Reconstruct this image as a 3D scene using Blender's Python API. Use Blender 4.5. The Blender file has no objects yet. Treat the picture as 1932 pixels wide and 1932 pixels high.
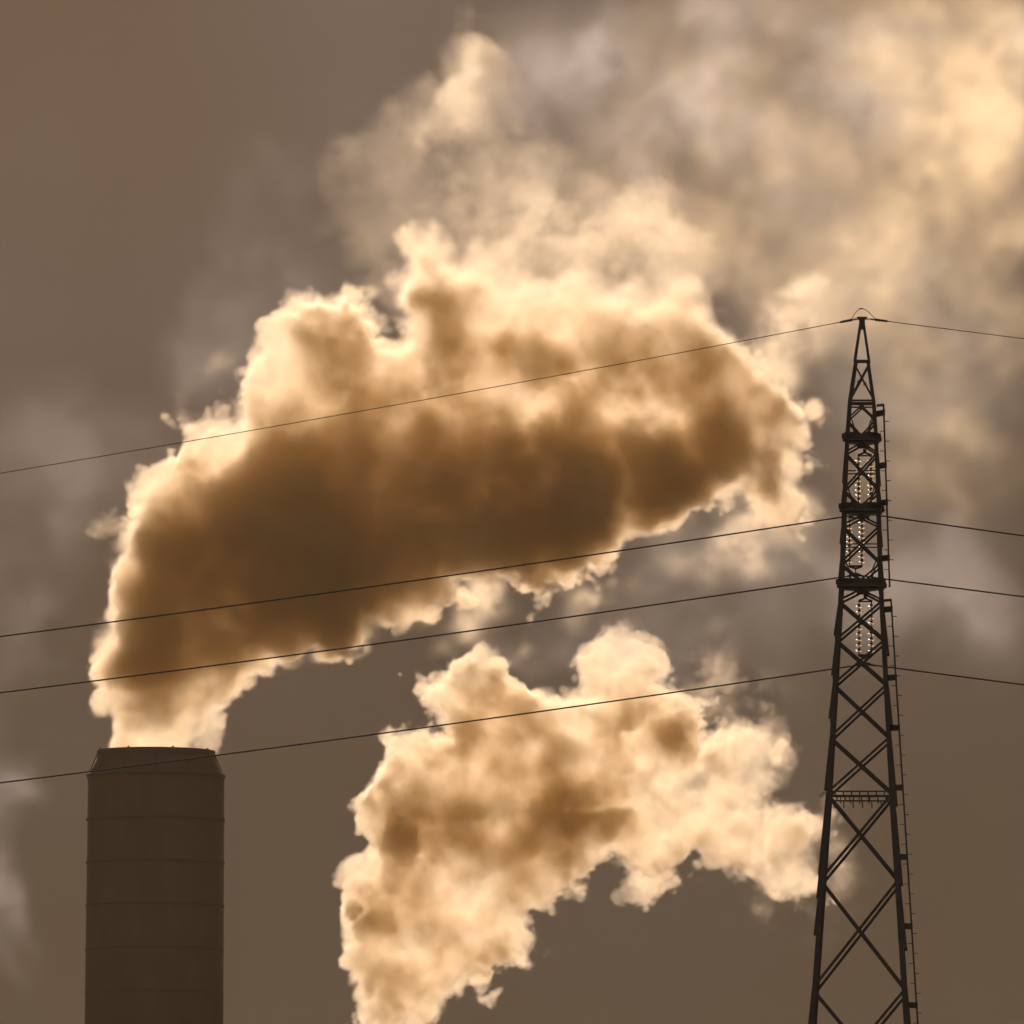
import bpy, bmesh, math, random, time
import numpy as np
from mathutils import Vector, Matrix
R = math.radians
T0 = time.time()
sc = bpy.context.scene
col = sc.collection

# ------------------------------------------------------------------ camera
PITCH, FOV = R(5.04), R(4.5)
TH = math.tan(FOV / 2)
EYE = Vector((0, 0, 2.0))
cd = bpy.data.cameras.new('camera')
cam = bpy.data.objects.new('camera', cd)
col.objects.link(cam)
ROLL = 0.0053
_f = Vector((0, math.cos(PITCH), math.sin(PITCH)))
_u0 = Vector((0, -math.sin(PITCH), math.cos(PITCH)))
RIGHT = Vector((1, 0, 0)) * math.cos(ROLL) + _u0 * math.sin(ROLL)
UP = _u0 * math.cos(ROLL) - Vector((1, 0, 0)) * math.sin(ROLL)
FW = _f
cam.matrix_world = Matrix(((RIGHT.x, UP.x, -FW.x, EYE.x), (RIGHT.y, UP.y, -FW.y, EYE.y), (RIGHT.z, UP.z, -FW.z, EYE.z), (0, 0, 0, 1)))
cd.sensor_width = 36
cd.lens = 18 / TH
cd.clip_start = 1
cd.clip_end = 60000
sc.camera = cam

# ------------------------------------------------------------------ sky, sun, exposure
SUN_EL, SUN_AZ = R(14), R(-3)            # azimuth from +Y, negative = left
w = bpy.data.worlds.new('World')
sc.world = w
w.use_nodes = True
nt = w.node_tree
bg = nt.nodes['Background']
sky = nt.nodes.new('ShaderNodeTexSky')
sky.sky_type = 'NISHITA'
sky.sun_disc = False
sky.sun_elevation = SUN_EL
sky.sun_rotation = SUN_AZ
sky.dust_density = 6
sky.air_density = 1.5
bw = nt.nodes.new('ShaderNodeRGBToBW')
nt.links.new(sky.outputs[0], bw.inputs[0])
tc = nt.nodes.new('ShaderNodeTexCoord')
nz = nt.nodes.new('ShaderNodeTexNoise')
nz.inputs['Scale'].default_value = 26
nz.inputs['Detail'].default_value = 3
nz.inputs['Roughness'].default_value = 0.45
nt.links.new(tc.outputs['Generated'], nz.inputs['Vector'])
rmp = nt.nodes.new('ShaderNodeValToRGB')
rmp.color_ramp.elements[0].position = 0.35
rmp.color_ramp.elements[1].position = 0.65
rmp.color_ramp.elements[0].color = (0.149, 0.096, 0.063, 1)   # brown smog
rmp.color_ramp.elements[1].color = (0.173, 0.123, 0.092, 1)   # greyer smog
nt.links.new(nz.outputs['Fac'], rmp.inputs[0])
mul = nt.nodes.new('ShaderNodeVectorMath'); mul.operation = 'SCALE'
pw = nt.nodes.new('ShaderNodeMath'); pw.operation = 'POWER'; pw.inputs[1].default_value = 0.5   # smog evens the sky out
nt.links.new(bw.outputs[0], pw.inputs[0])
sx_ = nt.nodes.new('ShaderNodeSeparateXYZ'); nt.links.new(tc.outputs['Generated'], sx_.inputs[0])
mr = nt.nodes.new('ShaderNodeMapRange')                       # thicker, darker smog towards the horizon
for k_, v_ in enumerate((0.045, 0.115, 0.36, 1.0)): mr.inputs[k_ + 1].default_value = v_
nt.links.new(sx_.outputs[2], mr.inputs[0])
m2 = nt.nodes.new('ShaderNodeVectorMath'); m2.operation = 'SCALE'
nt.links.new(rmp.outputs[0], m2.inputs[0]); nt.links.new(mr.outputs[0], m2.inputs['Scale'])
# the smog bank lies ahead, towards the sun; the unseen sky behind the camera is brightened as added fill on the plume core
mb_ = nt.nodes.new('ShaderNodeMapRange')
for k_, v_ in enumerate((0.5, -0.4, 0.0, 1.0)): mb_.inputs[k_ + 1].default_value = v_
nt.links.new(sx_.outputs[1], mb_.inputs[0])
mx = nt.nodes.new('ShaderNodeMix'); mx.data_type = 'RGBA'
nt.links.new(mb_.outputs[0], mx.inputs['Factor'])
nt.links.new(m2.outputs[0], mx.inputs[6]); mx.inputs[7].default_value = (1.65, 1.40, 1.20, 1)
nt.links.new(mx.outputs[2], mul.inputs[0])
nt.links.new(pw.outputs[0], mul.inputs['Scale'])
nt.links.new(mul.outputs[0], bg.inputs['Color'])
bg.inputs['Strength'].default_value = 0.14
SKYNODES = (bg, bw)

sd = bpy.data.lights.new('sun', 'SUN')
sun = bpy.data.objects.new('sun', sd)
col.objects.link(sun)
sd.energy = 2.5
sd.angle = R(0.5)
sd.color = (1.0, 0.805, 0.73)
sdir = Vector((math.sin(SUN_AZ) * math.cos(SUN_EL), math.cos(SUN_AZ) * math.cos(SUN_EL), math.sin(SUN_EL)))
sun.rotation_euler = sdir.to_track_quat('Z', 'Y').to_euler()

sc.view_settings.view_transform = 'Standard'
sc.view_settings.look = 'None'
sc.view_settings.exposure = -0.15
sc.view_settings.gamma = 1
sc.cycles.volume_bounces = 7
sc.cycles.max_bounces = 12
sc.cycles.transparent_max_bounces = 16
sc.cycles.volume_step_rate = 2.0
sc.cycles.use_adaptive_sampling = True
sc.cycles.adaptive_threshold = 0.03
sc.cycles.use_denoising = True
sc.cycles.denoiser = 'OPENIMAGEDENOISE'

# ------------------------------------------------------------------ helpers
def P(u, v, y):
    """Where the line of sight of a photo point (1932-px picture) crosses the upright plane at distance y."""
    d = FW + RIGHT * ((u / 966 - 1) * TH) + UP * ((1 - v / 966) * TH)
    return EYE + d * (y / d.y)

def tag(o, label=None, cat=None, group=None, kind=None):
    for k, x in (('label', label), ('category', cat), ('group', group), ('kind', kind)):
        if x: o[k] = x
    return o


class MB:
    """Collects boxes, bars, tubes and lathes; build() links them as ONE mesh object."""
    def __init__(self): self.v, self.f = [], []
    def add(self, vs, fs):
        b = len(self.v); self.v += [tuple(x) for x in vs]; self.f += [tuple(b + i for i in f) for f in fs]; return self
    def bar(self, p, q, a, b=None, side=None, ext=0.0):
        p, q = Vector(p), Vector(q); b = b or a
        d = (q - p).normalized(); p = p - d * ext; q = q + d * ext
        s = Vector(side) if side else Vector((0, 1, 0)) if abs(d.y) < .9 else Vector((1, 0, 0))
        s = (s - d * s.dot(d)).normalized(); t = d.cross(s)
        vs = [c + s * (i * b / 2) + t * (j * a / 2) for c in (p, q) for i, j in ((-1, -1), (1, -1), (1, 1), (-1, 1))]
        return self.add(vs, [(3, 2, 1, 0), (4, 5, 6, 7), (0, 1, 5, 4), (1, 2, 6, 5), (2, 3, 7, 6), (3, 0, 4, 7)])
    def angle(self, p, q, a, t, sx, sy):
        """L-section: flanges run from the corner line p-q in the directions sx and sy."""
        p, q, sx, sy = Vector(p), Vector(q), Vector(sx), Vector(sy)
        prof = [(0, 0), (a, 0), (a, t), (t, t), (t, a), (0, a)]
        vs = [c + sx * x + sy * y for c in (p, q) for x, y in prof]
        return self.add(vs, [(0, 1, 2, 3), (0, 3, 4, 5), (9, 8, 7, 6), (11, 10, 9, 6)] + [(i, (i + 1) % 6, 6 + (i + 1) % 6, 6 + i) for i in range(6)])
    def tube(self, pts, r, n=8, cap=True):
        pts = [Vector(p) for p in pts]; vs, fs = [], []
        for i, p in enumerate(pts):
            d = (pts[min(i + 1, len(pts) - 1)] - pts[max(i - 1, 0)]).normalized()
            s = Vector((0, 0, 1)) if abs(d.z) < .9 else Vector((1, 0, 0))
            s = (s - d * s.dot(d)).normalized(); t = d.cross(s)
            rr = r[i] if hasattr(r, '__len__') else r
            vs += [p + (s * math.cos(k * 2 * math.pi / n) + t * math.sin(k * 2 * math.pi / n)) * rr for k in range(n)]
        for i in range(len(pts) - 1):
            fs += [(i * n + k, i * n + (k + 1) % n, (i + 1) * n + (k + 1) % n, (i + 1) * n + k) for k in range(n)]
        if cap: fs += [tuple(range(n))[::-1], tuple((len(pts) - 1) * n + k for k in range(n))]
        return self.add(vs, fs)
    def lathe(self, prof, n=96, c=(0, 0, 0), closed=False):
        c = Vector(c); vs, fs = [], []
        for r, z in prof:
            vs += [c + Vector((r * math.cos(k * 2 * math.pi / n), r * math.sin(k * 2 * math.pi / n), z)) for k in range(n)]
        m = len(prof)
        for i in range(m if closed else m - 1):
            a, b = i * n, ((i + 1) % m) * n
            fs += [(a + k, a + (k + 1) % n, b + (k + 1) % n, b + k) for k in range(n)]
        return self.add(vs, fs)
    def build(self, name, mat, parent=None, smooth=False):
        me = bpy.data.meshes.new(name); me.from_pydata(self.v, [], self.f)
        bm = bmesh.new(); bm.from_mesh(me); bmesh.ops.recalc_face_normals(bm, faces=bm.faces); bm.to_mesh(me); bm.free()
        me.materials.append(mat)
        if smooth:
            me.polygons.foreach_set('use_smooth', [True] * len(me.polygons))
        o = bpy.data.objects.new(name, me); col.objects.link(o)
        if parent: o.parent = parent
        return o
def empty(name, loc, rz=0):
    o = bpy.data.objects.new(name, None); col.objects.link(o)
    o.location = loc; o.rotation_euler = (0, 0, rz); o.empty_display_size = 1
    return o

def mat_noise(name, c0, c1, scale, rough=0.7, metal=0.0, stretch=(1, 1, 1), bump=0.0, detail=5):
    m = bpy.data.materials.new(name); m.use_nodes = True
    t = m.node_tree; b = t.nodes['Principled BSDF']
    tc = t.nodes.new('ShaderNodeTexCoord'); mp = t.nodes.new('ShaderNodeMapping'); n = t.nodes.new('ShaderNodeTexNoise'); r = t.nodes.new('ShaderNodeValToRGB')
    mp.inputs['Scale'].default_value = stretch
    n.inputs['Scale'].default_value = scale; n.inputs['Detail'].default_value = detail; n.inputs['Roughness'].default_value = 0.6
    r.color_ramp.elements[0].color = (*c0, 1); r.color_ramp.elements[1].color = (*c1, 1)
    r.color_ramp.elements[0].position = 0.3; r.color_ramp.elements[1].position = 0.7
    t.links.new(tc.outputs['Object'], mp.inputs[0]); t.links.new(mp.outputs[0], n.inputs['Vector'])
    t.links.new(n.outputs['Fac'], r.inputs[0]); t.links.new(r.outputs[0], b.inputs['Base Color'])
    b.inputs['Roughness'].default_value = rough; b.inputs['Metallic'].default_value = metal
    if bump:
        bp = t.nodes.new('ShaderNodeBump'); bp.inputs['Strength'].default_value = bump
        t.links.new(n.outputs['Fac'], bp.inputs['Height']); t.links.new(bp.outputs[0], b.inputs['Normal'])
    return m

M_GROUND = mat_noise('dry_earth', (0.07, 0.055, 0.035), (0.12, 0.10, 0.06), 0.01)
M_STACK = mat_noise('weathered_cladding', (0.070, 0.043, 0.017), (0.100, 0.060, 0.024), 0.30, 0.75, 0, (1.0, 1.0, 0.16), 0, 3)
M_STACKDARK = mat_noise('sooty_steel', (0.056, 0.034, 0.014), (0.072, 0.044, 0.019), 0.5, 0.7)
M_STEEL = mat_noise('dark_galvanised_steel', (0.018, 0.013, 0.010), (0.032, 0.024, 0.019), 1.5, 0.55)
M_WIRE = mat_noise('weathered_aluminium', (0.05, 0.035, 0.03), (0.07, 0.05, 0.045), 0.5, 0.6)
M_PLATE = mat_noise('pale_enamel', (0.45, 0.40, 0.32), (0.55, 0.48, 0.40), 3, 0.5)
M_GLASS = bpy.data.materials.new('insulator_glass'); M_GLASS.use_nodes = True
_b = M_GLASS.node_tree.nodes['Principled BSDF']
_b.inputs['Base Color'].default_value = (0.80, 0.62, 0.36, 1); _b.inputs['Transmission Weight'].default_value = 1
_b.inputs['Roughness'].default_value = 0.32; _b.inputs['IOR'].default_value = 1.5

# ------------------------------------------------------------------ ground
GR = MB()
GR.add([(-9000, -4000, 0), (9000, -4000, 0), (9000, 14000, 0), (-9000, 14000, 0)], [(0, 1, 2, 3)])
tag(GR.build('ground', M_GROUND), kind='structure')

# ------------------------------------------------------------------ chimney
DC = 1896
kc = P(966, 966, DC).x - P(0, 966, DC).x
kc /= 966
cz = lambda v: P(293, v, DC).z
cx = P(294.5, 1417, DC).x
chim = empty('chimney', (cx, DC, 0))
tag(chim, 'wide dark brown banded chimney with a tapered top under the largest plume', 'chimney')
RS0 = 129 * kc
z_sh, z_lip0, z_lip1 = cz(1464), cz(1425), cz(1416.5)
sh = MB(); sh.lathe([(RS0 * 1.012, 0), (RS0 * 1.010, cz(1932)), (RS0, z_sh), (RS0 - .5, z_sh)], 128)
sh.build('shaft', M_STACK, chim, True)
cone = MB(); cone.lathe([(RS0 * .972, z_sh - .05), (RS0 * .855, z_lip0), (RS0 * .835, z_lip0), (RS0 * .83, z_sh - 6)], 128)
cone.build('tapered_top', M_STACKDARK, chim, True)
rim = MB(); rim.lathe([(111.5 * kc, z_lip0 - .05), (111.8 * kc, z_lip1 - .1), (110.8 * kc, z_lip1), (107.0 * kc, z_lip1), (107.0 * kc, z_lip0 - .05)], 128, closed=True)
rim.build('rim', M_STACKDARK, chim)
for k in range(8):
    a = 0.32 + k * 2 * math.pi / 8
    c = Vector((math.cos(a) * 109.5 * kc, math.sin(a) * 109.5 * kc, 0))
    MB().bar(c + Vector((0, 0, z_lip1 - .05)), c + Vector((0, 0, z_lip1 + .17)), .30, .3).build('lifting_lug', M_STACKDARK, chim)
for k in range(12):
    a = k * 2 * math.pi / 12 + math.radians(182)
    MB().tube([(math.cos(a) * RS0 * .995, math.sin(a) * RS0 * .995, z_sh - .1), (math.cos(a) * 110.5 * kc, math.sin(a) * 110.5 * kc, z_lip0 + .1)], .08, 6).build('strut', M_STACKDARK, chim)
zb = [cz(v) for v in (1464, 1547, 1628, 1709, 1792, 1874)]
while zb[-1] > 8: zb.append(zb[-1] - 6.3)
for z in zb:
    h = MB(); h.lathe([(RS0 * 1.0, z - .28), (RS0 * 1.016, z - .22), (RS0 * 1.016, z + .14), (RS0 * 1.0, z + .2)], 128)
    h.build('hoop', M_STACKDARK, chim, False)

# ------------------------------------------------------------------ lattice tower
DT = 456
kt = (P(966, 966, DT).x - P(0, 966, DT).x) / 966
BASE = P(1625.0, 1101, DT)
tz = lambda v: P(1625, v, DT).z
YAW = R(-3.0)
tower = empty('transmission_tower', (BASE.x, DT, 0), YAW)
tag(tower, 'tall tapering black lattice tower carrying the power lines', 'pylon')
prof = [(tz(603), 3.0 * kt), (tz(682), 27 * kt), (tz(758), 49 * kt), (tz(824), 58.5 * kt), (tz(962), 70 * kt), (tz(1101), 79 * kt), (tz(1498), 123.5 * kt), (tz(1932), 182 * kt)]
zs = prof[-1][0]; sl = (182 - 123.5) * kt / (prof[-2][0] - zs)
prof.append((-.2, prof[-1][1] + zs * sl))
_pz = [p[0] for p in prof][::-1]; _pw = [p[1] for p in prof][::-1]
hw = lambda z: float(np.interp(z, _pz, _pw)) / 2
def corner(sx, sy, z): return Vector((sx * hw(z), sy * hw(z), z))
SX = ((-1, -1), (1, -1), (1, 1), (-1, 1))
brk = [-.2, zs / 2, zs, tz(1498), tz(1101), tz(962), tz(824), tz(758), tz(682)]
for sx, sy in SX:
    m = MB()
    for z0, z1 in zip(brk[:-1], brk[1:]):
        a = .155 if z1 < tz(1400) else .145 if z1 < tz(900) else .12
        off = Vector((sx * .02, sy * .02, 0))
        m.angle(corner(sx, sy, z0) + off, corner(sx, sy, z1) + off, a, .03, (-sx, 0, 0), (0, -sy, 0))
    leg = m.build('leg', M_STEEL, tower)
    # lapped splice plates: each one flares outwards to its lower end
    sp = [(1147, 1203), (1205, 1278), (1285, 1360), (1395, 1500), (1500, 1655), (1560, 1700), (1668, 1770), (1872, 2010)] if sx < 0 else \
         [(1150, 1235), (1290, 1372), (1392, 1518), (1502, 1668), (1668, 1790), (1868, 2010)]
    sp = [(855, 915), (925, 958), (1000, 1030), (1062, 1096)] + sp
    for v0, v1 in sp:
        za, zb_ = tz(v0), tz(v1)
        w = .11 if v0 > 1130 else .06
        p, q = corner(sx, sy, za), corner(sx, sy, zb_)
        o_ = Vector((sx, 0, 0))
        vs = [p + o_ * .01, p + o_ * .03, q + o_ * w, q - o_ * .05]
        th_ = Vector((0, -sy * .14, 0))
        vs = vs + [x + th_ for x in vs]
        MB().add(vs, [(0, 1, 2, 3), (7, 6, 5, 4), (0, 4, 5, 1), (1, 5, 6, 2), (2, 6, 7, 3), (3, 7, 4, 0)]).build('splice_plate', M_STEEL, leg)

def face_x(z0, z1, b=.075, name='cross_brace'):
    """An X of two flat bars on each of the four faces between two levels."""
    for i in range(4):
        (ax, ay), (bx, by) = SX[i], SX[(i + 1) % 4]
        n = Vector((ax + bx, ay + by, 0)) / 2
        m = MB()
        o = n * .012
        m.bar(corner(ax, ay, z0) + o, corner(bx, by, z1) + o, b, .012, n)
        m.bar(corner(bx, by, z0) - o, corner(ax, ay, z1) - o, b, .012, n)
        c = (corner(ax, ay, z0) + corner(bx, by, z1)) / 2
        m.bar(c - Vector((0, 0, .055)), c + Vector((0, 0, .055)), .10, .016, n)
        m.build(name, M_STEEL, tower)
def face_v(zmid, zleg, b=.07):
    """Two bars on each face from its middle at zmid to the legs at zleg."""
    for i in range(4):
        (ax, ay), (bx, by) = SX[i], SX[(i + 1) % 4]
        n = Vector((ax + bx, ay + by, 0)) / 2
        c = (corner(ax, ay, zmid) + corner(bx, by, zmid)) / 2
        m = MB()
        m.bar(c + n * .01, corner(ax, ay, zleg) + n * .01, b, .012, n)
        m.bar(c - n * .01, corner(bx, by, zleg) - n * .01, b, .012, n)
        m.bar(c - Vector((0, 0, .06)), c + Vector((0, 0, .06)), .18, .016, n)
        m.build('cross_brace', M_STEEL, tower)
def face_h(z, b=.08, name='horizontal_bar'):
    for i in range(4):
        (ax, ay), (bx, by) = SX[i], SX[(i + 1) % 4]
        n = Vector((ax + bx, ay + by, 0)) / 2
        MB().bar(corner(ax, ay, z), corner(bx, by, z), b, .05, n).build(name, M_STEEL, tower)
face_x(tz(758), tz(687), .05)
face_h(tz(682), .07); face_h(tz(758), .07); face_h(tz(766), .05)
face_v(tz(768), tz(793), .06); face_v(tz(824), tz(795), .07)
for va, vb in ((824, 962), (962, 1101)):
    a = va + 14; b = vb - 4
    l0 = va + 32; l1 = vb - 36
    face_v(tz(a), tz(l0), .065); face_x(tz(l1), tz(l0), .075); face_v(tz(b), tz(l1), .07)
    face_h((tz(l0) + tz(l1)) / 2, .04)
    # hanger struts either side of the arm's foot
    for sx, sy in SX:
        zt = tz(l1 + 6)
        MB().bar((sx * hw(zt) * .52, sy * hw(zt), tz(vb)), (sx * hw(zt) * .55, sy * hw(zt), tz(vb - 22)), .04, .03).bar((sx * hw(zt) * .55, sy * hw(zt), tz(vb - 22)), corner(sx, sy, tz(vb - 60)), .04, .03).build('hanger_strut', M_STEEL, tower)
for sx, sy in SX:
    zt = tz(800)
    MB().bar((sx * hw(zt) * .52, sy * hw(zt), tz(824)), (sx * hw(zt) * .52, sy * hw(zt), tz(806)), .05, .03).bar((sx * hw(zt) * .52, sy * hw(zt), tz(806)), corner(sx, sy, tz(772)), .04, .03).build('hanger_strut', M_STEEL, tower)
face_v(tz(1115), tz(1136), .08)
lv = [1136, 1210, 1294, 1394, 1500, 1664, 1870, 2100, 2360, 2680, tz]
z_l = [tz(v) for v in lv[:-1]] + [0.3]
for z1, z0 in zip(z_l[:-1], z_l[1:]):
    face_x(z0, z1, .085 if z1 > tz(1500) + .1 else .10)
# peak
pk = MB()
for sx, sy in SX:
    pk.bar(corner(sx, sy, tz(684)), Vector((sx * .03, sy * .03, tz(601))), .09, .07)
pk.bar((-.0, 0, tz(622)), (0, 0, tz(599)), .2, .2).bar((0, 0, tz(602)), (0, 0, tz(598)), .36, .22)
pk.build('peak', M_STEEL, tower)
# crossarms: one lattice bracket towards the viewer and one away, at three levels
ARM = {}
for v in (828, 961, 1104):
    z = tz(v); h = hw(z)
    for sy, reach in ((-1, .7), (1, 1.7)):
        tip = Vector((0, sy * (h + reach), z + .02))
        a = MB()
        for sx in (-1, 1):
            p = Vector((sx * h, sy * h, z))
            a.bar(p + Vector((0, 0, -.06)), tip + Vector((sx * .1, 0, 0)), .13, .10, (0, 0, 1))
            a.bar(p + Vector((0, 0, .16)), tip + Vector((sx * .1, 0, .06)), .11, .08, (0, 0, 1))
            for k in range(5):
                f0, f1 = k / 5, (k + .5) / 5
                w0, w1 = 1 - f0, 1 - f1
                y0_, y1_ = sy * (h + reach * f0), sy * (h + reach * f1)
                a.bar((sx * h * w0, y0_, z - .06), (-sx * h * w1, y1_, z + .06), .07, .05, (0, 0, 1))
                if sx > 0: a.bar((-h * w0, y0_, z), (h * w0, y0_, z), .10, .16, (0, 0, 1))
        a.bar((-h - .14, sy * h, z + .05), (h + .14, sy * h, z + .05), .19, .10, (0, 1, 0))
        a.bar(tip - Vector((.22, 0, .05)), tip + Vector((.22, 0, -.05)), .2, .2)
        a.build('crossarm', M_STEEL, tower)
        if sy > 0: ARM[v] = tip
    for sx in (-1, 1):
        MB().bar((sx * h, -h - .02, z + .06), (sx * h, h + .02, z + .06), .2, .09, (1, 0, 0)).build('crossarm_beam', M_STEEL, tower)
# anti-climbing frame with spikes at v=1500
za, zb_ = tz(1497), tz(1507)
fr = MB(); sp = []
h = hw(za)
for i in range(4):
    (ax, ay), (bx, by) = SX[i], SX[(i + 1) % 4]
    for z in (za, zb_): fr.bar((ax * h, ay * h, z), (bx * h, by * h, z), .05, .05)
    for k in range(1, 8):
        f = k / 8
        p = Vector((ax * h * (1 - f) + bx * h * f, ay * h * (1 - f) + by * h * f, 0))
        fr.bar(p + Vector((0, 0, za)), p + Vector((0, 0, zb_)), .045, .04)
fo = fr.build('anti_climb_frame', M_STEEL, tower)
for i in range(4):
    (ax, ay), (bx, by) = SX[i], SX[(i + 1) % 4]
    for k in range(7):
        f = (k + .42) / 7
        p = Vector((ax * h * (1 - f) + bx * h * f, ay * h * (1 - f) + by * h * f, zb_))
        MB().bar(p, p + Vector((.02, 0, -.25)), .04, .03).build('spike', M_STEEL, fo)
# pale plate on the left leg
MB().add([(-h - .32, -h, za - .16), (-h - .10, -h, za + .04), (-h + .0, -h, za - .02), (-h - .2, -h, za - .24),
          (-h - .32, -h - .03, za - .16), (-h - .10, -h - .03, za + .04), (-h + .0, -h - .03, za - .02), (-h - .2, -h - .03, za - .24)],
         [(0, 1, 2, 3), (7, 6, 5, 4), (0, 4, 5, 1), (1, 5, 6, 2), (2, 6, 7, 3), (3, 7, 4, 0)]).build('number_plate', M_PLATE, tower)

# climbing rails: a straight post beside the right-hand leg with pegs to either side
cy, sy_ = math.cos(-YAW), math.sin(-YAW)
def tl(u, v, y=DT - 1.2):
    """photo point -> the tower's own axes"""
    p = P(u, v, y) - Vector((BASE.x, DT, 0))
    return Vector((p.x * cy - p.y * sy_, p.x * sy_ + p.y * cy, p.z))
RUNG = None
for top, bot, brs in (((1667, 763), (1678.5, 1108), (778, 877, 947, 1052)), ((1681, 1131), (1731.5, 1932), (1149, 1278, 1373, 1486, 1617, 1748, 1897))):
    A, B = tl(*top), tl(*bot)
    if bot[1] > 1900:
        d = (B - A).normalized(); B = A + d * ((A.z - 2.5) / -d.z)
    r = MB().bar(A, B, .06, .06).bar(A + Vector((.02, 0, -.02)), A + Vector((-.24, 0, -.04)), .09, .06).build('climbing_rail', M_STEEL, tower)
    L_ = (A - B).length; n = int(L_ / .35)
    d = (B - A).normalized()
    for k in range(min(n, 96)):
        c = A + d * (.25 + k * .348)
        if RUNG is None:
            RUNG = MB().bar((.0, 0, 0), (.17, 0, 0), .025, .03).build('peg', M_STEEL, r); q = RUNG
        else:
            q = RUNG.copy(); col.objects.link(q); q.parent = r
        q.location = c; q.rotation_euler = (0, 0, 0 if k % 2 else math.pi)
    for v in brs:
        f = (v - top[1]) / (1932 - top[1]) if bot[1] > 1900 else (v - top[1]) / (bot[1] - top[1])
        u = top[0] + (bot[0] - top[0]) * f
        c = tl(u, v)
        MB().bar(c + Vector((.02, 0, 0)), Vector((hw(c.z) - .02, -hw(c.z) + .1, c.z)), .21, .06).build('rail_bracket', M_STEEL, tower)

# ------------------------------------------------------------------ insulator strings
def insulators(u, v_top, v_bot, tip_v, label, y):
    A, B = P(u, v_top, y), P(u, v_bot, y)
    root = empty('insulator_string', A)
    tag(root, label, 'insulator', 'double insulator strings hanging from the crossarms')
    H = A.z - B.z
    hang = P(u, tip_v, y).z - A.z
    s = 11.7 * kt
    m = MB().tube([(0, 0, hang), (0, 0, hang * .55)], .022, 6)
    m.lathe([(.045 + .018 * math.cos(t), .06 * math.sin(t) * 1.0 + hang * .3) for t in np.linspace(0, 2 * math.pi, 9)[:-1]], 12, closed=True)
    m.bar((-s - .03, 0, -.07), (0, 0, .02), .06, .05).bar((s + .03, 0, -.07), (0, 0, .02), .06, .05).bar((-s - .03, 0, -.09), (s + .03, 0, -.09), .05, .05)
    m.build('upper_yoke', M_STEEL, root)
    m = MB().bar((-s - .03, 0, -H + .02), (s + .03, 0, -H + .02), .06, .05).bar((-s, 0, -H), (0, 0, -H - .07), .07, .05).bar((s, 0, -H), (0, 0, -H - .07), .07, .05)
    m.build('lower_yoke', M_STEEL, root)
    n = 9; z0 = -.26; dz = (H - .26 - .18) / (n - 1)
    for sx in (-1, 1):
        m = MB().tube([(sx * s, 0, -.05), (sx * s, 0, -H + .02)], .018, 6)
        for k in range(n):
            z = z0 - k * dz
            m.lathe([(.02, z + .10), (.045, z + .085), (.05, z + .03), (.028, z + .015)], 10, (sx * s, 0, 0))
        rod = m.build('string_rod', M_STEEL, root)
        for k in range(n):
            z = z0 - k * dz
            MB().lathe([(.03, z + .02), (.09, z + .008), (.138, z - .022), (.14, z - .034), (.11, z - .024), (.09, z - .04), (.07, z - .02), (.03, z - .03)], 20, (sx * s, 0, 0), closed=True).build('glass_disc', M_GLASS, rod, True)
    # suspension clamp under the lower yoke
    m = MB().tube([(0, 0, -H - .06), (0, 0, -H - .26)], .025, 6).tube([(-.32, 0, -H - .36), (-.14, 0, -H - .30), (0, 0, -H - .28), (.14, 0, -H - .30), (.32, 0, -H - .36)], [.025, .05, .07, .05, .025], 8)
    m.build('suspension_clamp', M_STEEL, root)
    return Vector((A.x, A.y, B.z - .30))
YS = DT + 2.4
C1 = insulators(1631.5, 855, 953, 840, 'topmost double string of glass discs, hanging inside the tower below its highest crossarm', YS)
C2 = insulators(1614.5, 972, 1069, 964, 'middle double string of glass discs, set left of the others', YS)
C3 = insulators(1632.5, 1130, 1237, 1114, 'lowest double string of glass discs, below the lowest crossarm', YS)

# ------------------------------------------------------------------ power lines
def half(A, u, v, side):
    """A sagging span from A through the line of sight (u, v) and on towards the next tower."""
    B = P(u, v, A.y); c = 9e-4; s1 = abs(B.x - A.x)
    a = (A.z - B.z + c * s1 * s1 / 2) / s1
    return [Vector((A.x + side * s, A.y, A.z - a * s + c * s * s / 2)) for s in np.concatenate([np.linspace(0, 40, 41), np.linspace(44, a / c, 30)])]
for A, (vl, vr), lab in ((C1, (1201, 1011), 'upper thick power line, crossing the middle of the largest smoke cloud'),
                         (C2, (1307, 1126), 'middle thick power line, crossing the smoke just above the chimney'),
                         (C3, (1477, 1292), 'lowest power line, passing in front of the chimney top')):
    L_ = half(A, 0, vl, -1); R_ = half(A, 1932, vr, 1)
    tag(MB().tube(L_[::-1] + R_[1:], .026, 8).build('power_line', M_WIRE, None, True), lab, 'power line', 'power lines strung from the tower')
AX = P(1629.5, 602, DT)
for side, (u, v), lab in ((-1, (0, 893), 'thin topmost wire running left from the tower tip over the smoke'), (1, (1932, 639), 'thin topmost wire running right from the tower tip')):
    pts = half(AX + Vector((side * .25, 0, 0)), u, v, side)
    root = tag(MB().tube(pts, .013, 6).build('earth_wire', M_WIRE, None, True), lab, 'wire', 'thin wires from the tower tip')
    d = (pts[2] - pts[0]).normalized(); p0 = pts[0]
    m = MB()
    for k in range(8):
        c = p0 + d * (.16 + k * .052)
        m.tube([c, c + d * .034], .056 - .002 * k, 6)
    m.tube([p0 + d * .12, p0 + d * .6], .032, 6)
    m.build('dead_end_clamp', M_STEEL, root)
    m = MB()
    for k in range(3):
        c = AX + Vector((side * (.10 + k * .10), 0, -.005 * k))
        m.tube([c + Vector((.035 * math.cos(t) * 1.4, 0, .028 * math.sin(t))) for t in np.linspace(0, 2 * math.pi, 9)], .011, 5, False)
    m.build('shackle_link', M_STEEL, root)
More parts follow.
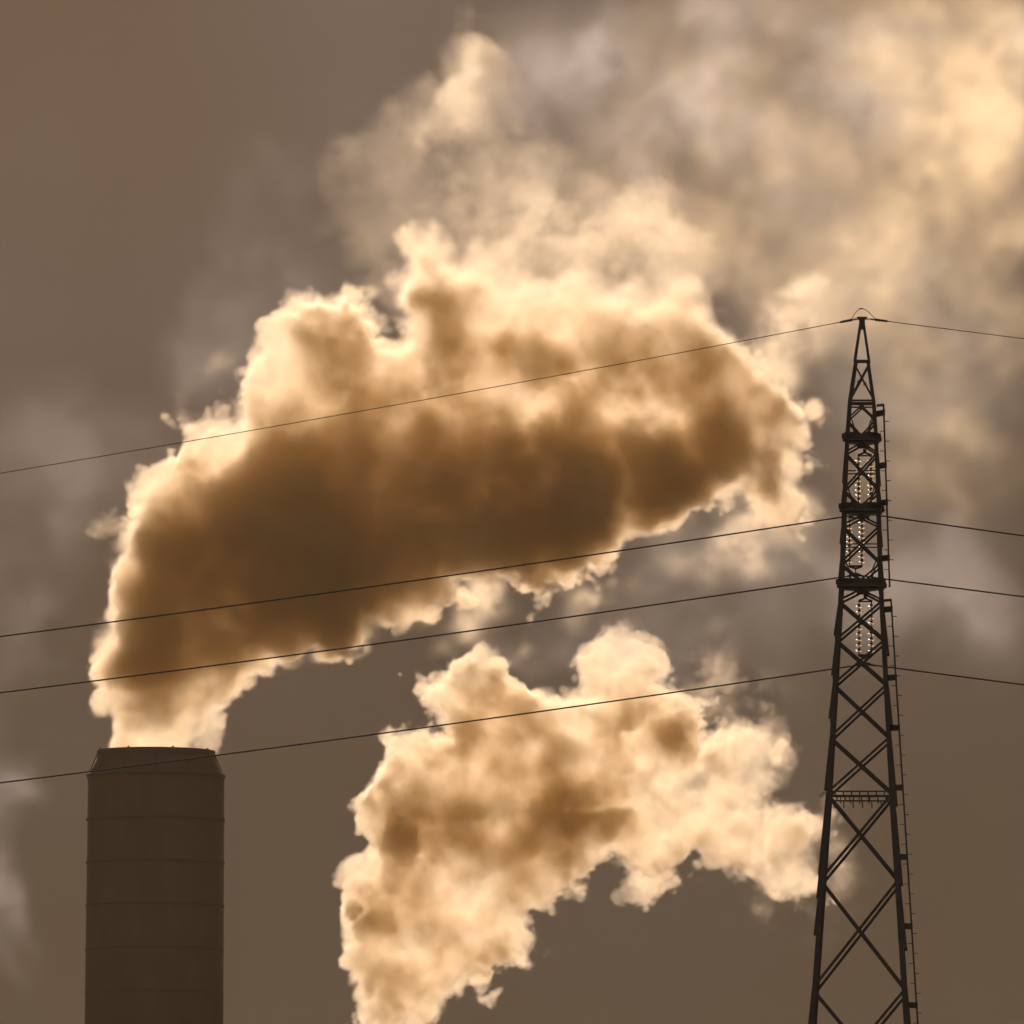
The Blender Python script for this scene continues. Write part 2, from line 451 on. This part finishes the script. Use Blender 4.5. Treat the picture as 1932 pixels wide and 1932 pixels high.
J = [P(u, v, DT) for u, v in ((1607.5, 601), (1610, 596), (1614, 589.5), (1619, 585), (1624.5, 582.2), (1630, 583), (1636, 586.5), (1642, 592), (1648, 598), (1652.5, 602))]
tag(MB().tube(J, .012, 6).tube([J[4] + Vector((-.06, 0, -.01)), J[4] + Vector((.06, 0, .0))], .024, 6).build('jumper_wire', M_WIRE, None, True), 'small arched wire looped over the very tip of the tower', 'wire')

# ------------------------------------------------------------------ smoke: density grids
RS = np.random.RandomState(7)
def _bsp(n, lam, off):
    t = np.arange(n, dtype=np.float32) / lam + off
    i = np.floor(t).astype(int); f = (t - i).astype(np.float32)
    w0 = (1 - f) ** 3 / 6; w1 = (3 * f ** 3 - 6 * f ** 2 + 4) / 6
    w3 = f ** 3 / 6; w2 = 1 - w0 - w1 - w3
    return i, (w0, w1, w2, w3)
def lattice(shape, lam):
    """Smooth random field, wavelength lam voxels per axis, about N(0,1)."""
    ls = lam if hasattr(lam, '__len__') else (lam,) * 3
    idx = [_bsp(n, l, RS.rand()) for n, l in zip(shape, ls)]
    a = RS.randn(*[int(i[0][-1]) + 5 for i in idx]).astype(np.float32)
    for ax in range(len(shape)):
        i, ws = idx[ax]
        sh = [1] * len(shape); sh[ax] = -1
        out = 0
        for k in range(4):
            out = out + np.take(a, i + k, axis=ax) * ws[k].reshape(sh)
        a = out
    return a * (2.1 if len(shape) == 3 else 1.7)
def fbm(shape, lam, octs, gain=0.5, lac=2.1, billow=False):
    s = 0; g = 1
    for k in range(octs):
        n = lattice(shape, lam)
        s = s + g * ((np.abs(n) - 0.8) if billow else n)
        lam = lam / lac; g *= gain
    return s
def sd_poly(X, Z, pts):
    """Signed distance to a closed polygon, positive inside."""
    d2 = np.full(X.shape, 1e9, np.float32); ins = np.zeros(X.shape, bool)
    n = len(pts)
    for a in range(n):
        x0, z0 = pts[a]; x1, z1 = pts[(a + 1) % n]
        ex, ez = x1 - x0, z1 - z0
        t = np.clip(((X - x0) * ex + (Z - z0) * ez) / (ex * ex + ez * ez + 1e-9), 0, 1)
        d2 = np.minimum(d2, (X - x0 - t * ex) ** 2 + (Z - z0 - t * ez) ** 2)
        if z0 != z1:
            ins ^= ((z0 <= Z) != (z1 <= Z)) & (X < x0 + (Z - z0) * ex / ez)
    return np.where(ins, 1, -1).astype(np.float32) * np.sqrt(d2)
def sstep(a, b, x):
    t = np.clip((x - a) / (b - a), 0, 1)
    return t * t * (3 - 2 * t)
def uv_xz(pts, y):
    return [((p := P(u, v, y)).x, p.z) for u, v in pts]
def spots(X, Z, lst, y):
    """2D sum-max of soft round areas (u, v, radius_u, radius_v, value)."""
    s = np.zeros(X.shape, np.float32)
    k = P(1000, 0, y).x - P(0, 0, y).x
    for u, v, ru, rv, val in lst:
        p = P(u, v, y)
        r2 = ((X - p.x) / (ru * k / 1000)) ** 2 + ((Z - p.z) / (rv * k / 1000)) ** 2
        s += val * np.exp(-r2)
    return s

def smoke_material(name, albedo, aniso, dens):
    m = bpy.data.materials.new(name); m.use_nodes = True
    t = m.node_tree; t.nodes.clear()
    o = t.nodes.new('ShaderNodeOutputMaterial')
    v = t.nodes.new('ShaderNodeVolumePrincipled')
    v.inputs['Color'].default_value = (*albedo, 1)
    v.inputs['Absorption Color'].default_value = (0, 0, 0, 1)
    v.inputs['Density'].default_value = dens
    v.inputs['Anisotropy'].default_value = aniso
    t.links.new(v.outputs[0], o.inputs['Volume'])
    return m

def smoke_object(name, dens, lo, step, mat):
    """A volume object whose grid is filled from the numpy array dens[x, y, z]."""
    nx, ny, nz_ = dens.shape
    me = bpy.data.meshes.new(name + '_samples')
    me.vertices.add(dens.size)
    at = me.attributes.new('puff', 'FLOAT', 'POINT')
    at.data.foreach_set('value', np.ascontiguousarray(dens, np.float32).ravel())
    src = bpy.data.objects.new(name + '_samples', me)          # data only, never linked to the scene
    vol = bpy.data.volumes.new(name)
    vol.materials.append(mat)
    o = bpy.data.objects.new(name, vol); col.objects.link(o)
    g = bpy.data.node_groups.new(name + '_grid', 'GeometryNodeTree')
    g.interface.new_socket('Geometry', in_out='INPUT', socket_type='NodeSocketGeometry')
    g.interface.new_socket('Geometry', in_out='OUTPUT', socket_type='NodeSocketGeometry')
    N, L = g.nodes.new, g.links.new
    go = N('NodeGroupOutput')
    oi = N('GeometryNodeObjectInfo'); oi.inputs['Object'].default_value = src
    vc = N('GeometryNodeVolumeCube')
    lo = Vector(lo); hi = lo + Vector(((nx - 1) * step, (ny - 1) * step, (nz_ - 1) * step))
    vc.inputs['Min'].default_value = lo; vc.inputs['Max'].default_value = hi
    for a, n in zip('XYZ', dens.shape): vc.inputs['Resolution ' + a].default_value = n
    pos = N('GeometryNodeInputPosition')
    sub = N('ShaderNodeVectorMath'); sub.operation = 'SUBTRACT'; sub.inputs[1].default_value = lo
    L(pos.outputs[0], sub.inputs[0])
    dv = N('ShaderNodeVectorMath'); dv.operation = 'SCALE'; dv.inputs['Scale'].default_value = 1 / step
    L(sub.outputs[0], dv.inputs[0])
    sep = N('ShaderNodeSeparateXYZ'); L(dv.outputs[0], sep.inputs[0])
    ints = []
    for k in range(3):
        f = N('FunctionNodeFloatToInt'); f.rounding_mode = 'ROUND'; L(sep.outputs[k], f.inputs[0]); ints.append(f)
    def im(op, a, b):
        n = N('FunctionNodeIntegerMath'); n.operation = op
        for k, x in enumerate((a, b)):
            if isinstance(x, int): n.inputs[k].default_value = x
            else: L(x, n.inputs[k])
        return n.outputs[0]
    idx = im('ADD', im('MULTIPLY', im('ADD', im('MULTIPLY', ints[0].outputs[0], ny), ints[1].outputs[0]), nz_), ints[2].outputs[0])
    na = N('GeometryNodeInputNamedAttribute'); na.data_type = 'FLOAT'; na.inputs['Name'].default_value = 'puff'
    si = N('GeometryNodeSampleIndex'); si.data_type = 'FLOAT'; si.domain = 'POINT'; si.clamp = True
    L(oi.outputs['Geometry'], si.inputs['Geometry']); L(na.outputs['Attribute'], si.inputs['Value']); L(idx, si.inputs['Index'])
    L(si.outputs[0], vc.inputs['Density'])
    sm = N('GeometryNodeSetMaterial'); sm.inputs['Material'].default_value = mat
    L(vc.outputs[0], sm.inputs[0]); L(sm.outputs[0], go.inputs[0])
    md = o.modifiers.new('grid', 'NODES'); md.node_group = g
    return o

def grid(u0, v0, u1, v1, y0, y1, step):
    yc = (y0 + y1) / 2
    a, b = P(u0, v1, yc), P(u1, v0, yc)
    n = [int(abs(h - l) / step) + 1 for l, h in ((a.x, b.x), (y0, y1), (a.z, b.z))]
    x = a.x + np.arange(n[0], dtype=np.float32) * step
    y = y0 + np.arange(n[1], dtype=np.float32) * step
    z = a.z + np.arange(n[2], dtype=np.float32) * step
    return (a.x, y0, a.z), n, x, y, z

STEP = 0.25      # metres per grid cell of the two big plumes

def spread(n, step, lam, amp, octs, gain=0.55, lac=2.1, sharp=True):
    """Billowing displacement field in metres: rounded bulges divided by creases."""
    s, g, l = 0, amp, lam / step
    for k in range(octs):
        if l < 1.6: break
        nn = lattice(n, l)
        s = s + g * ((np.abs(nn) - 0.72) if sharp else nn)
        g *= gain; l /= lac
    return s

def body(X, Z, y, y0, poly, W, T, disp, soft, dens, yc=None, blur=0):
    """Density of one body of smoke: an outline swelling over W metres from its edge to half-depth T, pushed in and out by disp."""
    d = sd_poly(X, Z, uv_xz(poly, y0)).astype(np.float32)
    if blur:                                             # rounds off the ridges of the distance field
        st = X[1, 0] - X[0, 0]; r = int(2.5 * blur / st); w = np.exp(-(np.arange(-r, r + 1) * st / blur) ** 2 / 2); w /= w.sum()
        for ax in (0, 1):
            pd = np.pad(d, [(r, r) if a == ax else (0, 0) for a in (0, 1)], 'edge')
            d = sum(np.take(pd, np.arange(d.shape[ax]) + k, axis=ax) * np.float32(w[k]) for k in range(2 * r + 1))
    e = 1 - np.minimum(d / W, 1)
    T = np.broadcast_to(np.asarray(T, np.float32), X.shape); soft = np.broadcast_to(np.asarray(soft, np.float32), X.shape); dens = np.broadcast_to(np.asarray(dens, np.float32), X.shape)
    yc = np.zeros_like(X) if yc is None else yc
    yy = (y[None, :, None] - y0 - yc[:, None, :]) / T[:, None, :]
    F = W * (1 - np.sqrt((e * e)[:, None, :] + yy * yy))
    F += disp
    F /= soft[:, None, :]
    np.clip(F, 0, 1, out=F)
    return F * F * (3 - 2 * F) * dens[:, None, :]

def fade(dens, step, m=4.0):
    """Thins the smoke out towards the sides and top of its grid."""
    for ax, ends in ((0, (1, 1)), (1, (1, 1)), (2, (0, 1))):
        n = dens.shape[ax]; i = np.arange(n, dtype=np.float32) * step
        w = (sstep(0, m, i) if ends[0] else 1) * (sstep(0, m, i[::-1]) if ends[1] else 1)
        sh = [1, 1, 1]; sh[ax] = -1
        dens *= w.reshape(sh).astype(np.float32)
    return dens

def lumps(x, y, z, y0, lst):
    """Soft round clots of denser smoke: (u, v, radius_u, radius_v, depth offset, depth radius, density)."""
    s = 0
    for u, v, ru, rv, dy, ry, val in lst:
        p = P(u, v, y0 + dy); k = (P(1932, 0, y0).x - P(0, 0, y0).x) / 1932
        s = s + val * np.exp(-((x - p.x) / (ru * k)) ** 2).astype(np.float32)[:, None, None] * np.exp(-((y - p.y) / ry) ** 2).astype(np.float32)[None, :, None] * np.exp(-((z - p.z) / (rv * k)) ** 2).astype(np.float32)[None, None, :]
    return s

M_SMOKE = smoke_material('warm_white_smoke', (0.988, 0.86, 0.61), 0.68, 1.0)

# ---- the big plume from the chimney
POLY1 = [(196,1462),(194,1420),(188,1350),(184,1270),(202,1190),(188,1130),(197,1090),(232,1030),(238,980),(268,890),(325,845),(350,805),(425,765),(440,690),(475,620),(488,595),(548,552),(610,545),(650,530),(690,552),(705,590),(745,625),(770,580),(740,490),(765,445),(820,422),(860,455),(950,475),(1000,495),(1050,495),(1100,485),(1280,515),(1340,545),(1380,605),(1400,645),(1450,695),(1500,750),(1535,775),(1525,850),(1505,1005),(1450,995),(1400,955),(1300,965),(1250,995),(1190,985),(1175,1040),(1150,1075),(1080,1125),(985,1125),(965,1090),(900,1080),(925,1155),(860,1165),(800,1165),(740,1195),(700,1185),(650,1235),(600,1245),(550,1265),(500,1275),(450,1305),(418,1350),(394,1420),(392,1462)]
CORE1 = [(238,1010),(290,960),(380,905),(480,845),(560,760),(620,700),(700,730),(745,805),(900,800),(1000,765),(1080,725),(1150,765),(1230,795),(1330,750),(1410,745),(1455,800),(1450,870),(1380,900),(1290,950),(1230,985),(1175,985),(1140,1030),(1000,1070),(920,1090),(800,1160),(700,1180),(640,1220),(560,1255),(500,1268),(440,1285),(380,1275),(330,1300),(260,1300),(215,1260),(222,1180),(240,1120)]
VEIL1 = [(590,420),(570,330),(620,230),(720,165),(770,110),(850,60),(905,48),(965,65),(990,140),(1020,215),(1100,265),(1180,285),(1250,280),(1292,320),(1290,390),(1330,430),(1380,520),(1420,640),(1100,640),(800,600),(740,620),(640,540)]
Y1 = 1896
lo, n, x, y, z = grid(110, -30, 1640, 1455, Y1 - 24, Y1 + 24, STEP)
X, Z = np.meshgrid(x, z, indexing='ij')
up = np.clip(spots(X, Z, [(1130, 480, 360, 200, 1.2)], Y1), 0, 1)
RS.seed(11)
rough = (.72 + .34 * sstep(P(650, 0, Y1).x, P(1000, 0, Y1).x, X) - .15 * spots(X, Z, [(1100, 480, 350, 140, 1)], Y1)).astype(np.float32)
rgt = np.clip(spots(X, Z, [(1470, 830, 150, 260, 1.3)], Y1), 0, 1).astype(np.float32)
dsp = spread(n, STEP, 5.5, 2.8, 6, .59) * rough[:, None, :] + (.9 * rgt)[:, None, :]
D = 0.23 - 0.06 * up + spots(X, Z, [(520, 680, 150, 130, -.10), (380, 830, 90, 90, -.08), (295, 1370, 190, 70, -.09)], Y1)
dens = body(X, Z, y, Y1, POLY1, 8, 11 + 2 * up - 2 * spots(X, Z, [(295, 1400, 150, 110, 1)], Y1), dsp + (1.6 * up).astype(np.float32)[:, None, :], 1.0 + 8 * up + 1.2 * rgt, D - .05 * up)
nl = spread(n, STEP, 3.6, .6, 4, .60, 2.1, False)
cm = sstep(-2, 6, sd_poly(X, Z, uv_xz(CORE1, Y1))).astype(np.float32)       # well mixed, smoother smoke in the heart of the plume
nl *= (1 - .6 * cm)[:, None, :]
np.clip(nl, -1.6, 1.2, out=nl); np.exp(nl, out=nl)
dens *= nl; del nl
dens += body(X, Z, y, Y1, CORE1, 6, 12, dsp * .8 + 1.0 + spread(n, STEP, 9, 1.5, 2, .5, 2, False), 4.2, 0.33, None, 1.0)
RS.seed(23)
lace = spread(n, STEP, 7, .8, 6, .70, 2.0, False)
vm = body(X, Z, y, Y1, VEIL1, 8, 9, dsp * 1.3, 3.5, 1.0, None, 1.6)
wx = X + fbm((n[0], n[2]), 6 / STEP, 3) * 2.6; wz = Z + fbm((n[0], n[2]), 6 / STEP, 3) * 2.6
vs = spots(wx, wz, [(870, 190, 38, 90, 2.6), (900, 95, 80, 50, 1.6), (790, 160, 60, 50, .6), (1240, 320, 65, 60, 1.9), (1060, 370, 90, 60, 1.6), (870, 330, 60, 60, 1.2), (950, 450, 150, 60, 1.0), (1200, 430, 170, 90, 1.6), (830, 400, 60, 60, 1.2), (1100, 470, 220, 60, 1.2)], Y1)
dens += vm * np.clip(0.0085 + 0.010 * lace * (.3 + vs)[:, None, :] + .0035 * vs[:, None, :], 0.003, 0.14)
ws = spots(wx, wz, [(1500, 690, 50, 80, 1), (1505, 545, 50, 30, .8), (1440, 640, 35, 45, .7), (895, 1120, 50, 55, 1.3), (1130, 1090, 60, 45, 1), (1420, 985, 100, 45, .9), (395, 690, 45, 45, .3), (365, 760, 30, 45, .2)], Y1).astype(np.float32)
dens += ws[:, None, :] * np.exp(-((y - Y1) / 4) ** 2).astype(np.float32)[None, :, None] * np.clip(.10 * (lace + .15), 0, .3)
fade(dens, STEP)
dens[dens < 5e-4] = 0
del vm, lace, dsp
p1 = tag(smoke_object('smoke_plume', dens, lo, STEP, M_SMOKE), 'largest smoke plume, dark in the middle with glowing edges, pouring from the chimney', 'smoke')
print('plume 1', n, dens.size, time.time() - T0)

# ---- the second plume, its source below the picture
POLY2 = [(640,2010),(652,1930),(647,1850),(642,1780),(627,1710),(662,1650),(674,1560),(672,1510),(702,1470),(742,1410),(820,1375),(787,1320),(782,1268),(850,1238),(905,1220),(950,1250),(975,1292),(1030,1292),(1075,1290),(1072,1240),(1130,1198),(1200,1202),(1238,1230),(1238,1290),(1300,1340),(1340,1370),(1420,1342),(1470,1347),(1493,1390),(1463,1440),(1468,1500),(1528,1522),(1556,1560),(1556,1690),(1460,1715),(1380,1640),(1320,1610),(1290,1668),(1215,1722),(1180,1697),(1150,1610),(1110,1705),(1020,1738),(985,1818),(900,1868),(850,1898),(800,1943),(770,2010)]
Y2 = 1990
lo, n, x, y, z = grid(580, 1130, 1680, 2010, Y2 - 19, Y2 + 19, STEP)
X, Z = np.meshgrid(x, z, indexing='ij')
rt = np.clip(spots(X, Z, [(1480, 1480, 220, 330, 1.2)], Y2), 0, 1)
RS.seed(31)
dsp = spread(n, STEP, 5, 2.4, 6, .60) + (.9 * rt)[:, None, :].astype(np.float32)
lace = spread(n, STEP, 6, 1.0, 5, .68, 2.0)
dens = body(X, Z, y, Y2, POLY2, 7, 8, dsp * (1 + .5 * rt)[:, None, :], 0.9 + 1.6 * rt, 0.17 - .05 * rt)
nl = spread(n, STEP, 4.6, .8, 5, .60, 2.1, False)
np.clip(nl, -1.8, 1.3, out=nl); np.exp(nl, out=nl)
dens *= nl; del nl
dens += lumps(x, y, z, Y2, [(740, 1690, 95, 80, 0, 7, .3), (715, 1845, 60, 50, 0, 6, .22), (850, 1835, 60, 45, 0, 6, .2), (800, 1540, 100, 60, 0, 7, .22), (950, 1490, 80, 60, 0, 7, .18), (1150, 1540, 80, 70, 0, 7, .14), (970, 1650, 60, 90, 0, 6, .18), (1040, 1520, 60, 60, 0, 6, .12)]) * np.minimum(dens * 12, 1) * 0.9
ws = spots(X, Z, [(1340, 1270, 45, 65, 1), (1425, 1290, 45, 22, .7), (1130, 1205, 80, 35, .8), (1560, 1620, 45, 90, .9), (1440, 1690, 60, 45, .8), (980, 1240, 50, 35, .5)], Y2).astype(np.float32)
dens += ws[:, None, :] * np.exp(-((y - Y2) / 4) ** 2).astype(np.float32)[None, :, None] * np.clip(.10 * (lace + .15), 0, .3)
fade(dens, STEP)
dens[dens < 5e-4] = 0
p2 = tag(smoke_object('smoke_plume', dens, lo, STEP, M_SMOKE), 'lower, smaller smoke plume glowing bright, rising from below the picture between chimney and tower', 'smoke')
print('plume 2', n, dens.size, time.time() - T0)
# ---- thin drifting steam far behind
Y3 = 2230; S3 = 0.55
lo, n, x, y, z = grid(-60, -60, 1990, 1990, Y3 - 12, Y3 + 12, S3)
X, Z = np.meshgrid(x, z, indexing='ij')
RS.seed(41); wx = X + fbm((n[0], n[2]), 12 / S3, 4) * 7; wz = Z + fbm((n[0], n[2]), 12 / S3, 4) * 7
m2d = spots(wx, wz, [(1760, 360, 120, 150, 1.9), (1900, 250, 120, 200, .9), (1870, 130, 240, 240, .75), (1550, 170, 240, 190, .6), (1300, 80, 200, 110, .25), (1890, 480, 150, 220, .9), (1620, 480, 220, 180, .9),
                   (1350, 420, 260, 200, .7), (1720, 720, 160, 200, .5)], Y3).astype(np.float32)
RS.seed(47)
nn = spread(n, S3, 7, .9, 6, .74, 2.0, False)
dens = m2d[:, None, :] * np.exp(np.clip(.62 * nn, -1.6, .65)) * .9 * np.exp(-((y - Y3) / 5) ** 2).astype(np.float32)[None, :, None] * 0.0150
dens[dens < 1e-4] = 0
tag(smoke_object('steam_cloud', dens, lo, S3, smoke_material('warm_thin_steam', (0.99, 0.83, 0.52), 0.72, 1.0)), kind='stuff')
lo, n, x, y, z = grid(-60, -60, 1990, 1990, Y3 - 14, Y3 + 14, S3)
X, Z = np.meshgrid(x, z, indexing='ij')
RS.seed(53); wx = X + fbm((n[0], n[2]), 10 / S3, 3) * 4; wz = Z + fbm((n[0], n[2]), 10 / S3, 3) * 4
m2d = spots(wx, wz, [(120, 890, 150, 120, .35), (40, 1150, 70, 120, .5), (0, 1450, 50, 90, .7), (-15, 1620, 50, 120, .7), (500, 520, 150, 180, .25), (385, 700, 70, 90, .3), (1260, 130, 170, 150, 1.1), (1580, 150, 250, 180, .8), (1850, 90, 220, 170, .7), (1130, 230, 120, 120, .5), (1480, 560, 170, 100, .4), (1640, 660, 160, 200, .7), (1520, 1110, 250, 180, .5), (1800, 1110, 130, 120, .5), (1100, 1220, 200, 60, .3)], Y3).astype(np.float32)
RS.seed(59)
nn = spread(n, S3, 8, 1.0, 5, .66, 2.0, False)
dens = m2d[:, None, :] * np.exp(np.clip(.75 * nn, -2, .8)) * .75 * np.exp(-((y - Y3) / 5) ** 2).astype(np.float32)[None, :, None] * 0.0105
dens[dens < 1e-4] = 0
tag(smoke_object('steam_wisps', dens, lo, S3, smoke_material('grey_thin_steam', (0.95, 0.93, 0.86), 0.72, 1.0)), kind='stuff')
del dens, nn

# ---- smoggy air round everything
hz = MB(); v8 = [(sx * 9001, yy, zz) for zz in (-1, 330) for sx, yy in ((-1, -4001), (1, -4001), (1, 14001), (-1, 14001))]
hz.add(v8, [(3, 2, 1, 0), (4, 5, 6, 7), (0, 1, 5, 4), (1, 2, 6, 5), (2, 3, 7, 6), (3, 0, 4, 7)])
M_HAZE = smoke_material('smog', (1.0, 0.82, 0.54), 0.35, 0.26e-4)
tag(hz.build('haze', M_HAZE), kind='stuff')
print('done', time.time() - T0)
